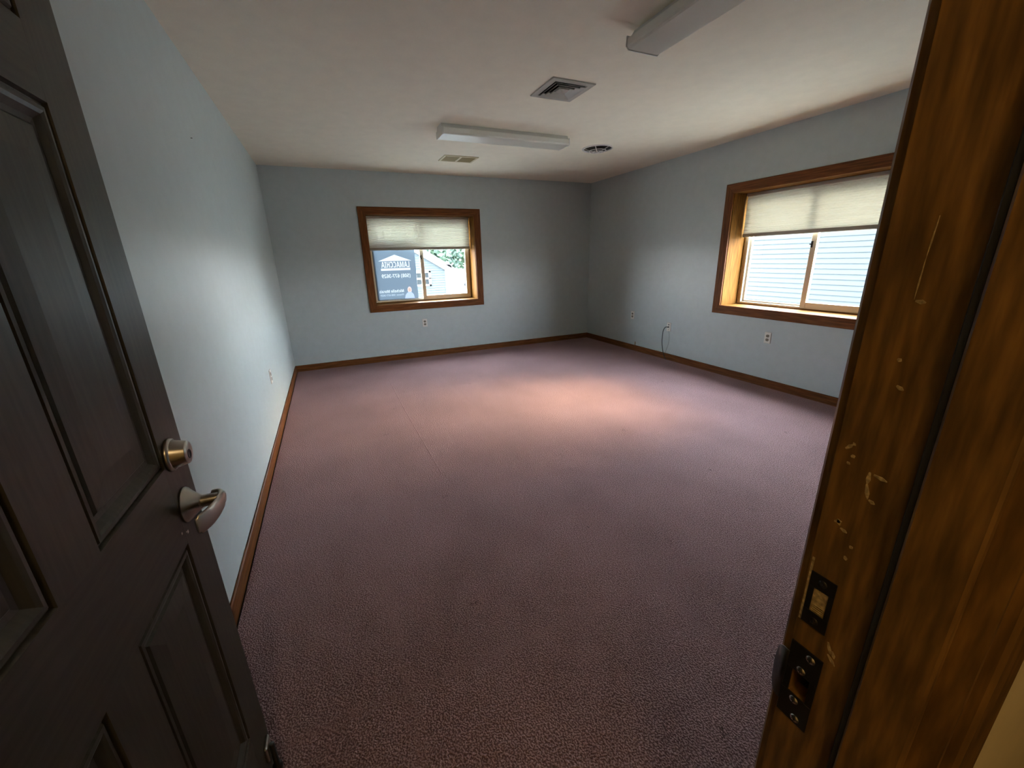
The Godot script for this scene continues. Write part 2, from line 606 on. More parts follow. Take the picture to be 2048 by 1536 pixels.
func build_window(called: String, at: Vector3, turn: float, label: String) -> void:
	var w := thing(called, label, "window", at, "", "structure")
	w.rotation.y = turn
	var sx: Material = M.stain_x if turn == 0.0 else M.stain_z
	var px: Material = M.pine_x if turn == 0.0 else M.pine_z
	var w1 := 1.46
	var y0 := 0.785
	var y1 := 1.935
	var c := 0.0915
	# mitred casing
	var O := [Vector2(-c, y0 - c), Vector2(w1 + c, y0 - c), Vector2(w1 + c, y1 + c), Vector2(-c, y1 + c)]
	var I := [Vector2(0, y0), Vector2(w1, y0), Vector2(w1, y1), Vector2(0, y1)]
	for k in 4:
		var st := flat()
		mitred(st, O[k], O[(k + 1) % 4], I[(k + 1) % 4], I[k], 0.0, 0.018)
		part("casing_board", st, sx if k % 2 == 0 else M.stain_y, w)
	# deep liner boards
	part("sill_board", box_st(Vector3(0, y0 - 0.02, -0.245), Vector3(w1, y0, 0.001), 0.001), px, w)
	part("head_board", box_st(Vector3(0, y1, -0.245), Vector3(w1, y1 + 0.02, 0.001), 0.001), px, w)
	part("side_board", box_st(Vector3(-0.0005, y0, -0.245), Vector3(0.006, y1, 0.001), 0.001), M.pine_y, w)
	part("side_board", box_st(Vector3(w1 - 0.006, y0, -0.245), Vector3(w1 + 0.0005, y1, 0.001), 0.001), M.pine_y, w)
	# thin wood stop against the vinyl frame
	var st := flat()
	cbox(st, Vector3(0.006, y0, -0.245), Vector3(0.020, y1, -0.232), 0.002)
	cbox(st, Vector3(w1 - 0.020, y0, -0.245), Vector3(w1 - 0.006, y1, -0.232), 0.002)
	cbox(st, Vector3(0.020, y0, -0.245), Vector3(w1 - 0.020, y0 + 0.014, -0.232), 0.002)
	part("wood_stop", st, px, w)
	# vinyl main frame
	var fr := grp("frame", w)
	for e in [
			[Vector3(0, y0 - 0.005, -T), Vector3(0.052, y1, -0.245)], [Vector3(w1 - 0.03, y0, -T), Vector3(w1, y1, -0.245)],
			[Vector3(0.052, y0 - 0.005, -T), Vector3(w1 - 0.03, y0 + 0.028, -0.245)], [Vector3(0.052, y1 - 0.03, -T), Vector3(w1 - 0.03, y1 + 0.005, -0.245)]]:
		part("frame_member", box_st(e[0], e[1], 0.003), M.vinyl, fr)
	# outer fixed sash (first half), inner sliding sash (second half)
	var mid := w1 / 2.0
	for k in 2:
		var s := grp("sash", w)
		var a := 0.050 if k == 0 else mid - 0.028
		var b := mid + 0.012 if k == 0 else w1 - 0.030
		var zo := -0.298 if k == 0 else -0.272
		var zi := -0.274 if k == 0 else -0.243
		var wd := 0.026 if k == 0 else 0.052
		var mat: Material = M.vinyl_white if k == 0 else M.vinyl
		var yb := y0 + 0.022
		var yt := y1 - 0.024
		part("stile", box_st(Vector3(a, yb, zo), Vector3(a + wd, yt, zi), 0.003), mat, s)
		part("stile", box_st(Vector3(b - wd, yb, zo), Vector3(b, yt, zi), 0.003), mat, s)
		part("rail", box_st(Vector3(a + wd, yb, zo), Vector3(b - wd, yb + wd, zi), 0.003), mat, s)
		part("rail", box_st(Vector3(a + wd, yt - wd, zo), Vector3(b - wd, yt, zi), 0.003), mat, s)
		var g := flat()
		var zg := (zo + zi) / 2.0
		var p := [Vector3(a + wd * 0.7, yb + wd * 0.7, zg), Vector3(b - wd * 0.7, yb + wd * 0.7, zg), Vector3(b - wd * 0.7, yt - wd * 0.7, zg), Vector3(a + wd * 0.7, yt - wd * 0.7, zg)]
		poly_out(g, p, Vector3(0.4, 1.3, -1.0))
		part("pane", g, M.pane_glass, s)
		if k == 1:
			var l := flat()
			cbox(l, Vector3(a + 0.004, 1.37, -0.243), Vector3(a + 0.022, 1.43, -0.236), 0.002)
			cbox(l, Vector3(a - 0.006, 1.395, -0.240), Vector3(a + 0.012, 1.41, -0.230), 0.002)
			part("latch", l, M.bronze, s)

func build_shade(at: Vector3, turn: float, label: String) -> void:
	var s := thing("cellular_shade", label, "window shade", at)
	s.rotation.y = turn
	var a := 0.022
	var b := 1.438
	var top := 1.905
	var low := 1.533
	var n := 19
	part("head_rail", box_st(Vector3(a - 0.004, top, -0.212), Vector3(b + 0.004, 1.934, -0.168), 0.004), M.shade_rail, s)
	# pleated cells: a front and a back sheet meeting at each glue line
	var st := flat()
	for side in [1.0, -1.0]:
		for i in n:
			var ya := top - (top - low) * i / n
			var yb := top - (top - low) * (i + 1) / n
			var ym := (ya + yb) / 2.0
			var z0: float = -0.19 + 0.0012 * side
			var z1: float = -0.19 + 0.0085 * side
			var c := Vector3(0.7, ym, -0.19 - 0.1 * side)
			poly_out(st, [Vector3(a, ya, z0), Vector3(b, ya, z0), Vector3(b, ym, z1), Vector3(a, ym, z1)], c)
			poly_out(st, [Vector3(a, ym, z1), Vector3(b, ym, z1), Vector3(b, yb, z0), Vector3(a, yb, z0)], c)
	part("pleated_fabric", st, M.shade_fabric, s)
	part("bottom_rail", box_st(Vector3(a - 0.003, low - 0.034, -0.203), Vector3(b + 0.003, low + 0.002, -0.177), 0.004), M.shade_rail, s)

# raised panel with its moulding, on a face that looks to +x; rectangle in (z, y)
func door_panel(st: SurfaceTool, x: float, za: float, zb: float, ya: float, yb: float) -> void:
	var prof := [[0.0, 0.0], [0.003, -0.006], [0.006, -0.0065], [0.009, -0.0015], [0.015, -0.0010], [0.020, -0.0035], [0.028, -0.0105], [0.036, -0.0115], [0.040, -0.0080], [0.078, -0.0055]]
	var loops := []
	for p in prof:
		var i: float = p[0]
		loops.append([Vector3(x + p[1], ya + i, za + i), Vector3(x + p[1], ya + i, zb - i), Vector3(x + p[1], yb - i, zb - i), Vector3(x + p[1], yb - i, za + i)])
	for k in loops.size() - 1:
		for j in 4:
			var l := (j + 1) % 4
			poly_out(st, [loops[k][j], loops[k][l], loops[k + 1][l], loops[k + 1][j]], Vector3(x - 10.0, (ya + yb) / 2, (za + zb) / 2))
	poly_out(st, loops[-1], Vector3(x - 10.0, 1, 5))

func build_door() -> void:
	var d := thing("door_1", "dark brown six-panel wooden door standing open, with nickel lever and deadbolt", "door", Vector3(0, 0, 0), "", "structure")
	var th := 0.042
	var zf := 4.818
	var zh := 5.628
	var zc := [4.930, 5.179, 5.278, 5.520]
	var yr := [0.012, 0.255, 0.821, 0.987, 1.582, 1.681, 1.915, 2.035]
	var xa := DX - th
	# stiles run the full height; mullions and rails between
	part("stile", box_st(Vector3(xa, yr[0], zf), Vector3(DX, yr[7], zc[0]), 0.0003), M.door_y, d)
	part("stile", box_st(Vector3(xa, yr[0], zc[3]), Vector3(DX, yr[7], zh), 0.0003), M.door_y, d)
	for k in 4:
		part("rail", box_st(Vector3(xa, yr[k * 2], zc[0]), Vector3(DX, yr[k * 2 + 1], zc[3]), 0.0), M.door_z, d)
	for k in 3:
		part("mullion", box_st(Vector3(xa, yr[k * 2 + 1], zc[1]), Vector3(DX, yr[k * 2 + 2], zc[2]), 0.0), M.door_y, d)
		for j in 2:
			var st := flat()
			door_panel(st, DX, zc[j * 2], zc[j * 2 + 1], yr[k * 2 + 1], yr[k * 2 + 2])
			cbox(st, Vector3(xa + 0.008, yr[k * 2 + 1], zc[j * 2]), Vector3(DX - 0.014, yr[k * 2 + 2], zc[j * 2 + 1]))
			part("panel", st, M.door_y, d)
	# deadbolt cylinder
	var db := grp("deadbolt", d, Vector3(DX, 1.000, 4.893))
	var s := smooth()
	lathe(s, Vector3.ZERO, Vector3.RIGHT, [Vector2(0.0, 0.0), Vector2(0.032, 0.0), Vector2(0.033, 0.002)])
	lathe(s, Vector3.ZERO, Vector3.RIGHT, [Vector2(0.033, 0.002), Vector2(0.0328, 0.006), Vector2(0.029, 0.0085)])
	part("rosette", s, M.nickel, db)
	s = smooth()
	lathe(s, Vector3.ZERO, Vector3.RIGHT, [Vector2(0.029, 0.006), Vector2(0.0275, 0.012), Vector2(0.0225, 0.030)])
	s.set_smooth_group(1)
	lathe(s, Vector3.ZERO, Vector3.RIGHT, [Vector2(0.0225, 0.030), Vector2(0.0215, 0.0315), Vector2(0.0, 0.0315)])
	part("housing", s, M.nickel, db)
	s = smooth()
	lathe(s, Vector3(0.0310, -0.004, 0), Vector3.RIGHT, [Vector2(0.0095, 0.0), Vector2(0.0092, 0.0015), Vector2(0.0075, 0.0017), Vector2(0.007, 0.0008), Vector2(0.0, 0.0008)], 20)
	part("key_plug", s, M.bronze, db)
	part("keyway", box_st(Vector3(0.0316, -0.0095, -0.0011), Vector3(0.0323, 0.0015, 0.0011), 0.0), M.slot_dark, db)
	# lever set
	var lv := grp("lever", d, Vector3(DX, 0.885, 4.888))
	s = smooth()
	lathe(s, Vector3.ZERO, Vector3.RIGHT, [Vector2(0.0, 0.0), Vector2(0.036, 0.0), Vector2(0.0365, 0.0025)])
	s.set_smooth_group(1)
	lathe(s, Vector3.ZERO, Vector3.RIGHT, [Vector2(0.0365, 0.0025), Vector2(0.034, 0.006), Vector2(0.027, 0.012), Vector2(0.019, 0.021), Vector2(0.0155, 0.026)])
	s.set_smooth_group(2)
	lathe(s, Vector3.ZERO, Vector3.RIGHT, [Vector2(0.0155, 0.026), Vector2(0.0138, 0.0265), Vector2(0.0138, 0.0285), Vector2(0.0, 0.0285)])
	part("rose", s, M.nickel, lv)
	s = smooth()
	lathe(s, Vector3.ZERO, Vector3.RIGHT, [Vector2(0.0125, 0.026), Vector2(0.0125, 0.060), Vector2(0.0118, 0.068), Vector2(0.0, 0.069)])
	part("neck", s, M.nickel, lv)
	# handle: flat blade that leaves the neck, turns to the hinge side and curls back to the door
	var path := smooth_path([Vector3(0.045, 0.002, -0.012), Vector3(0.060, 0.002, -0.006), Vector3(0.064, 0.000, 0.012), Vector3(0.061, -0.003, 0.034), Vector3(0.054, -0.006, 0.056), Vector3(0.044, -0.008, 0.074), Vector3(0.036, -0.009, 0.083)], 5)
	var rings := []
	for i in path.size():
		var t := float(i) / (path.size() - 1)
		var dir: Vector3 = (path[mini(i + 1, path.size() - 1)] - path[maxi(i - 1, 0)]).normalized()
		var side := dir.cross(Vector3.UP).normalized()
		var hh := lerpf(0.0125, 0.0205, sin(t * PI * 0.62)) * (1.0 if t < 0.93 else 0.8)
		var tt := lerpf(0.0075, 0.0035, t)
		var ring := []
		for k in 14:
			var a := TAU * k / 14
			ring.append(path[i] + Vector3.UP * sin(a) * hh + side * cos(a) * tt)
		rings.append(ring)
	s = smooth()
	loft(s, rings)
	part("handle", s, M.nickel, lv)
	# paint specks on the lock rail
	s = flat()
	for e in [[0.852, 4.942, 0.0022], [0.838, 4.915, 0.003], [0.842, 4.922, 0.0014]]:
		cbox(s, Vector3(DX - 0.0002, e[0] - e[2], e[1] - e[2]), Vector3(DX + 0.0004, e[0] + e[2], e[1] + e[2]))
	part("paint_speck", s, M.outlet_white, d)
	# rubber-tipped kick-down stop at the foot of the door
	var ks := grp("kick_stop", d, Vector3(DX, 0.0, 4.862))
	part("bracket", box_st(Vector3(0, 0.085, -0.022), Vector3(0.008, 0.135, 0.022), 0.003), M.nickel, ks)
	s = smooth()
	lathe(s, Vector3(0.014, 0.02, 0), Vector3.UP, [Vector2(0.0, 0.0), Vector2(0.012, 0.0), Vector2(0.012, 0.02), Vector2(0.007, 0.022), Vector2(0.007, 0.10), Vector2(0.0, 0.10)], 16)
	part("arm", s, M.bronze, ks)

func build_frame() -> void:
	var f := thing("trim_1", "amber brown wooden door frame with black strike plates", "door frame", Vector3.ZERO, "", "structure")
	var zr := 5.628
	var zo := 5.753
	var jb := flat()
	cbox(jb, Vector3(JX, -0.01, zr), Vector3(JX + 0.019, 0.866, zo), 0.0)
	cbox(jb, Vector3(JX, 0.898, zr), Vector3(JX + 0.019, 2.06, zo), 0.0)
	cbox(jb, Vector3(JX, 0.866, zr), Vector3(JX + 0.019, 0.898, 5.636), 0.0)
	cbox(jb, Vector3(JX, 0.866, 5.654), Vector3(JX + 0.019, 0.898, zo), 0.0)
	part("jamb", jb, M.jamb_wood, f)
	part("jamb", box_st(Vector3(0.114, -0.01, zr), Vector3(0.133, 2.06, zo), 0.0015), M.jamb_wood, f)
	part("head", box_st(Vector3(0.114, 2.041, zr), Vector3(JX + 0.019, 2.06, zo), 0.0015), M.jamb_wood, f)
	# stops, and a narrow near-black strip along the latch-side one
	part("stop", box_st(Vector3(JX - 0.011, -0.01, 5.694), Vector3(JX, 2.03, 5.736), 0.002), M.jamb_wood, f)
	part("stop", box_st(Vector3(0.133, -0.01, 5.694), Vector3(0.144, 2.03, 5.736), 0.002), M.jamb_wood, f)
	part("stop", box_st(Vector3(0.133, 2.03, 5.694), Vector3(JX, 2.041, 5.736), 0.002), M.jamb_wood, f)
	part("dark_strip", box_st(Vector3(JX - 0.008, -0.01, 5.6885), Vector3(JX, 2.03, 5.694), 0.001), M.strip_black, f)
	# casings, room side and hall side
	for e in [[ZF - 0.018, ZF], [ZH, ZH + 0.015]]:
		part("casing", box_st(Vector3(JX + 0.006, -0.01, e[0]), Vector3(JX + 0.064, 2.047, e[1]), 0.003), M.jamb_wood, f)
		part("casing", box_st(Vector3(0.068, -0.01, e[0]), Vector3(0.127, 2.047, e[1]), 0.003), M.jamb_wood, f)
		part("casing", box_st(Vector3(0.068, 2.047, e[0]), Vector3(JX + 0.064, 2.105, e[1]), 0.003), M.jamb_wood, f)
	# deadbolt strike: black plate with a window onto raw wood
	var sp := grp("deadbolt_strike", f)
	var xf := JX - 0.0012
	var st := flat()
	var y0 := 0.966
	var y1 := 1.031
	var z0 := 5.632
	var z1 := 5.656
	cbox(st, Vector3(xf, y0, z0), Vector3(JX, y0 + 0.018, z1), 0.0004)
	cbox(st, Vector3(xf, y1 - 0.018, z0), Vector3(JX, y1, z1), 0.0004)
	cbox(st, Vector3(xf, y0 + 0.018, z0), Vector3(JX, y1 - 0.018, z0 + 0.0055), 0.0004)
	cbox(st, Vector3(xf, y0 + 0.018, z1 - 0.0050), Vector3(JX, y1 - 0.018, z1), 0.0004)
	part("plate", st, M.bronze, sp)
	part("bolt_hole", box_st(Vector3(JX - 0.0003, y0 + 0.018, z0 + 0.0055), Vector3(JX + 0.0002, y1 - 0.018, z1 - 0.0050), 0.0), M.raw_wood, sp)
	st = flat()
	for k in 4:
		cbox(st, Vector3(JX - 0.0009, 0.986 + k * 0.0024, z0 + 0.0065 + k * 0.0006), Vector3(JX, 0.9866 + k * 0.0024, z1 - 0.0065))
	part("splinter", st, M.raw_wood, sp)
	for y in [0.9745, 1.0225]:
		screw(Vector3(xf, y, 5.644), 0.0042, sp, M.bronze)
	# raw edge of the mortise beside the plate
	st = flat()
	cbox(st, Vector3(JX - 0.0004, 0.966, z0 - 0.0024), Vector3(JX + 0.0002, 1.046, z0 - 0.0002))
	part("mortise_edge", st, M.raw_wood, sp)
	# latch strike with its curved lip
	var ls := grp("latch_strike", f)
	st = flat()
	y0 = 0.829
	y1 = 0.935
	z0 = 5.629
	z1 = 5.661
	cbox(st, Vector3(xf - 0.0004, y0, z0), Vector3(JX, 0.866, z1), 0.0004)
	cbox(st, Vector3(xf - 0.0004, 0.898, z0), Vector3(JX, y1, z1), 0.0004)
	cbox(st, Vector3(xf - 0.0004, 0.866, z0), Vector3(JX, 0.898, 5.636), 0.0004)
	cbox(st, Vector3(xf - 0.0004, 0.866, 5.654), Vector3(JX, 0.898, z1), 0.0004)
	part("plate", st, M.bronze, ls)
	var lip := smooth()
	var lr := []
	for i in 9:
		var t := i / 8.0
		var hw := 0.032 * sqrt(maxf(0.0, 1.0 - pow(t, 3.0))) + 0.004
		var x := xf - 0.0004 + 0.010 * t * t
		var z := 5.630 - 0.017 * t
		lr.append([Vector3(x, 0.882 - hw, z), Vector3(x, 0.882 + hw, z), Vector3(x - 0.0015, 0.882 + hw, z - 0.0005), Vector3(x - 0.0015, 0.882 - hw, z - 0.0005)])
	loft(lip, lr)
	part("lip", lip, M.bronze, ls)
	part("mortise", box_st(Vector3(JX + 0.045, 0.84, 5.636), Vector3(JX + 0.0545, 0.92, 5.70), 0.0), M.raw_wood, ls)
	for e in [[0.926, 5.650], [0.9035, 5.644], [0.859, 5.644], [0.836, 5.649]]:
		screw(Vector3(xf - 0.0004, e[0], e[1]), 0.0048, ls, M.steel)
	# knocks and scratches down to the raw wood
	var sc := flat()
	var marks := [
		[1.172, 5.635, 1.178, 5.640], [1.178, 5.640, 1.1795, 5.6415], [1.166, 5.6405, 1.168, 5.6435], [1.158, 5.639, 1.160, 5.6405],
		[1.158, 5.657, 1.146, 5.657], [1.146, 5.657, 1.132, 5.660], [1.157, 5.660, 1.155, 5.670], [1.132, 5.661, 1.130, 5.666],
		[1.096, 5.640, 1.099, 5.646], [1.092, 5.646, 1.090, 5.652], [1.100, 5.6425, 1.094, 5.645], [1.079, 5.6565, 1.077, 5.659], [1.066, 5.655, 1.062, 5.6565],
		[1.371, 5.6575, 1.340, 5.6560], [1.340, 5.6560, 1.310, 5.6555], [1.309, 5.6565, 1.308, 5.663], [1.240, 5.659, 1.237, 5.664], [1.262, 5.655, 1.2605, 5.658],
		[0.962, 5.660, 0.950, 5.664], [0.948, 5.662, 0.940, 5.670], [0.955, 5.665, 0.948, 5.668]]
	for m in marks:
		var a := Vector3(JX, m[0], m[1])
		var b := Vector3(JX, m[2], m[3])
		var d := (b - a).normalized()
		var s := Vector3(0, -d.z, d.y) * (0.0018 if absf(a.y - b.y) < 0.02 else 0.0005)
		var u := Vector3(-0.0003, 0, 0)
		loft(sc, [[a + s * 0.4, a - s * 0.4, a - s * 0.4 + u, a + s * 0.4 + u], [a.lerp(b, 0.6) + s, a.lerp(b, 0.6) - s, a.lerp(b, 0.6) - s + u, a.lerp(b, 0.6) + s + u], [b + s * 0.2, b - s * 0.2, b - s * 0.2 + u, b + s * 0.2 + u]])
	part("scratch", sc, M.raw_wood, f)

	# hall lamp on the hall ceiling, behind the photographer
	var l := thing("hall_lamp", "small round ceiling lamp in the hall", "lamp", Vector3(0.35, H, 6.6))
	var s2 := smooth()
	lathe(s2, Vector3.ZERO, Vector3.DOWN, [Vector2(0.0, 0.0), Vector2(0.14, 0.0), Vector2(0.14, 0.02), Vector2(0.12, 0.022)], 24)
	part("base", s2, M.fixture_white, l)
	var glow := plain("lamp_glow", lin(0.8, 0.75, 0.65), 0.5)
	glow.emission_enabled = true
	glow.emission = Color(1.0, 0.78, 0.5)
	glow.emission_energy_multiplier = 0.6
	s2 = smooth()
	lathe(s2, Vector3(0, -0.02, 0), Vector3.DOWN, [Vector2(0.12, 0.0), Vector2(0.11, 0.03), Vector2(0.08, 0.055), Vector2(0.04, 0.068), Vector2(0.0, 0.072)], 24)
	part("lamp_shade", s2, glow, l)
	var o := OmniLight3D.new()
	o.name = "hall_lamp_light"
	o.light_color = Color(1.0, 0.86, 0.64)
	o.light_energy = 0.38
	o.light_size = 0.12
	o.omni_range = 8.0
	o.omni_attenuation = 2.0
	o.shadow_enabled = true
	o.position = Vector3(0, -0.12, 0)
	l.add_child(o)

func screw(at: Vector3, r: float, parent: Node3D, mat: Material) -> void:
	var s := smooth()
	lathe(s, at, Vector3.LEFT, [Vector2(r, 0.0), Vector2(r * 0.9, 0.0006), Vector2(r * 0.5, 0.0012), Vector2(0.0, 0.0014)], 16)
	var o := part("screw", s, mat, parent)
	var c := flat()
	cbox(c, at + Vector3(-0.0016, -r * 0.5, -r * 0.12), at + Vector3(-0.0008, r * 0.5, r * 0.12))
	cbox(c, at + Vector3(-0.0016, -r * 0.12, -r * 0.5), at + Vector3(-0.0008, r * 0.12, r * 0.5))
	part("screw_slot", c, M.slot_dark, o)

func wrap_light(at: Vector3, along_x: bool, label: String) -> void:
	# off: ribbed wraparound lens on a narrow chassis, plate at each end
	var l := thing("ceiling_light", label, "ceiling light", at, "wraparound fluorescent fixtures")
	if not along_x:
		l.rotation.y = PI / 2
	var h := 0.61
	var st := flat()
	loft(st, [[Vector3(-h, 0, -0.062), Vector3(-h, 0, 0.062), Vector3(-h, -0.042, 0.078), Vector3(-h, -0.042, -0.078)], [Vector3(h, 0, -0.062), Vector3(h, 0, 0.062), Vector3(h, -0.042, 0.078), Vector3(h, -0.042, -0.078)]])
	part("chassis", st, M.fixture_white, l)
	# lens with uv along its length for the ribs
	var prof := [Vector2(0.096, -0.034), Vector2(0.104, -0.040), Vector2(0.106, -0.072), Vector2(0.102, -0.081), Vector2(0.092, -0.086), Vector2(-0.092, -0.086), Vector2(-0.102, -0.081), Vector2(-0.106, -0.072), Vector2(-0.104, -0.040), Vector2(-0.096, -0.034)]
	st = flat()
	var hl := h - 0.004
	for i in prof.size() - 1:
		var p: Vector2 = prof[i]
		var q: Vector2 = prof[i + 1]
		var a := [Vector3(-hl, p.y, p.x), Vector3(hl, p.y, p.x), Vector3(hl, q.y, q.x), Vector3(-hl, q.y, q.x)]
		for k in [0, 1, 2, 0, 2, 3]:
			st.set_uv(Vector2(a[k].x * 2.0, i * 0.1 + (0.1 if k >= 2 else 0.0)))
			st.add_vertex(a[k])
	part("lens", st, M.lens_x, l)
	for s in [-1.0, 1.0]:
		st = flat()
		var ring := [Vector2(-0.062, 0), Vector2(0.062, 0), Vector2(0.080, -0.030), Vector2(0.109, -0.030), Vector2(0.110, -0.075), Vector2(0.094, -0.090), Vector2(-0.094, -0.090), Vector2(-0.110, -0.075), Vector2(-0.109, -0.030), Vector2(-0.080, -0.030)]
		var ra := []
		var rb := []
		for v in ring:
			ra.append(Vector3(s * (h - 0.004), v.y, v.x))
			rb.append(Vector3(s * (h + 0.003), v.y, v.x))
		loft(st, [ra, rb], false)
		for rr in [ra, rb]:
			for k in rr.size():
				tri_out(st, Vector3(rr[0].x, -0.045, 0), rr[k], rr[(k + 1) % rr.size()], Vector3(0 if rr == rb else s * 2.0, -0.045, 0))
		part("end_cap", st, M.fixture_white, l)

func build_ceiling_things() -> void:
	wrap_light(Vector3(2.205, H, 2.030), true, "unlit long fluorescent fixture between the square vent and the beige vent")
	wrap_light(Vector3(2.213, H, 4.425), false, "unlit long fluorescent fixture running towards the doorway, beyond the square vent")

	# square supply diffuser with nested louvres
	var d := thing("square_vent", "grey square ceiling diffuser with nested louvres and a pyramid centre", "air vent", Vector3(2.194, H, 3.035))
	var st := flat()
	var sq := func(r: float, y: float) -> Array:
		return [Vector3(-r, y, -r), Vector3(r, y, -r), Vector3(r, y, r), Vector3(-r, y, r)]
	var strip := func(s: SurfaceTool, loops: Array, c: Vector3) -> void:
		for k in loops.size() - 1:
			for j in 4:
				var l := (j + 1) % 4
				poly_out(s, [loops[k][j], loops[k][l], loops[k + 1][l], loops[k + 1][j]], c)
	strip.call(st, [sq.call(0.163, 0.0), sq.call(0.162, -0.007), sq.call(0.158, -0.009), sq.call(0.124, -0.009), sq.call(0.122, -0.006), sq.call(0.122, 0.0)], Vector3(0, 0.3, 0))
	part("frame", st, M.vent_grey, d)
	st = flat()
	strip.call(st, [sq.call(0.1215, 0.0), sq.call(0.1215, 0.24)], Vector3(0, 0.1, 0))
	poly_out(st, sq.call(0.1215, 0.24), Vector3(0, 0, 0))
	part("duct", st, M.duct_shade, d)
	for k in 3:
		var ro: float = 0.113 - 0.027 * k
		st = flat()
		# sloping ring, lower at its outer edge
		strip.call(st, [sq.call(ro, -0.0150), sq.call(ro - 0.015, -0.003)], Vector3(0, 0.3, 0))
		strip.call(st, [sq.call(ro + 0.0005, -0.0150), sq.call(ro + 0.0005, -0.0095), sq.call(ro - 0.001, -0.0095), sq.call(ro - 0.016, -0.002), sq.call(ro - 0.015, -0.003)], Vector3(0, -0.3, 0))
		part("louvre", st, M.vent_grey, d)
	st = flat()
	strip.call(st, [sq.call(0.036, -0.0015), sq.call(0.036, -0.010), sq.call(0.012, -0.019)], Vector3(0, 0.02, 0))
	poly_out(st, sq.call(0.012, -0.019), Vector3.ZERO)
	part("centre_pyramid", st, M.vent_grey, d)

	# round diffuser: thin rim, dark throat, rings hung on spokes below it
	var r := thing("round_vent", "white round ceiling vent with dark opening, spokes and rings", "air vent", Vector3(3.372, H, 1.800))
	var s := smooth()
	lathe(s, Vector3.ZERO, Vector3.DOWN, [Vector2(0.165, 0.0), Vector2(0.164, 0.005), Vector2(0.158, 0.009), Vector2(0.150, 0.009), Vector2(0.146, 0.006), Vector2(0.146, -0.002)], 40)
	part("rim", s, M.vent_white, r)
	s = smooth()
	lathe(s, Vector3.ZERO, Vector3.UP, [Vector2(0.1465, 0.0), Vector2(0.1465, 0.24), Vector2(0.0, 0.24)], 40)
	part("duct", s, M.duct_shade, r)
	for e in [[0.088, 0.024], [0.050, 0.032]]:
		var rad: float = e[0]
		var y: float = e[1]
		s = smooth()
		lathe(s, Vector3.ZERO, Vector3.DOWN, [Vector2(rad + 0.004, y - 0.003), Vector2(rad + 0.004, y + 0.003), Vector2(rad - 0.004, y + 0.003), Vector2(rad - 0.004, y - 0.003), Vector2(rad + 0.004, y - 0.003)], 32)
		part("ring", s, M.vent_white, r)
	for k in 6:
		var a := TAU * k / 6 + 0.25
		st = smooth()
		var dir := Vector3(cos(a), 0, sin(a))
		tube(st, [dir * 0.148 + Vector3.DOWN * 0.006, dir * 0.088 + Vector3.DOWN * 0.024, dir * 0.050 + Vector3.DOWN * 0.032, dir * 0.015 + Vector3.DOWN * 0.037], 0.004, 6)
		part("spoke", st, M.vent_white, r)
	s = smooth()
	lathe(s, Vector3.ZERO, Vector3.DOWN, [Vector2(0.0, 0.032), Vector2(0.020, 0.032), Vector2(0.020, 0.040), Vector2(0.014, 0.043), Vector2(0.0, 0.044)], 24)
	part("hub", s, M.vent_white, r)

	# beige two-bay register
	var b := thing("ceiling_register", "beige rectangular ceiling register with two slatted bays", "air vent", Vector3(2.098, H, 0.935))
	st = flat()
	var hx := 0.198
	var hz := 0.136
	for e in [[-hx, -hx + 0.026, -hz, hz], [hx - 0.026, hx, -hz, hz], [-hx + 0.026, hx - 0.026, -hz, -hz + 0.026], [-hx + 0.026, hx - 0.026, hz - 0.026, hz], [-0.014, 0.014, -hz + 0.026, hz - 0.026]]:
		cbox(st, Vector3(e[0], -0.009, e[2]), Vector3(e[1], 0.0, e[3]), 0.003)
	part("frame", st, M.vent_beige, b)
	for sgn in [-1.0, 1.0]:
		st = flat()
		var xa: float = 0.014 if sgn > 0 else -hx + 0.026
		var xb: float = hx - 0.026 if sgn > 0 else -0.014
		for i in 13:
			var z := -0.104 + i * 0.0168
			poly_out(st, [Vector3(xa, -0.008, z), Vector3(xb, -0.008, z), Vector3(xb, -0.001, z + 0.014), Vector3(xa, -0.001, z + 0.014)], Vector3(0, 1, 0))
		var g := part("slat_bay", st, M.vent_slat, b)
		g.set_meta("kind", "stuff")
	st = flat()
	var bx := func(y: float) -> Array:
		return [Vector3(-0.1715, y, -0.1095), Vector3(0.1715, y, -0.1095), Vector3(0.1715, y, 0.1095), Vector3(-0.1715, y, 0.1095)]
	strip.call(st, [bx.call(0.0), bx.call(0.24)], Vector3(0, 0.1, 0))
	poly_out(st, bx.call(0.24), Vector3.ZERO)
	part("duct", st, M.duct_shade, b)

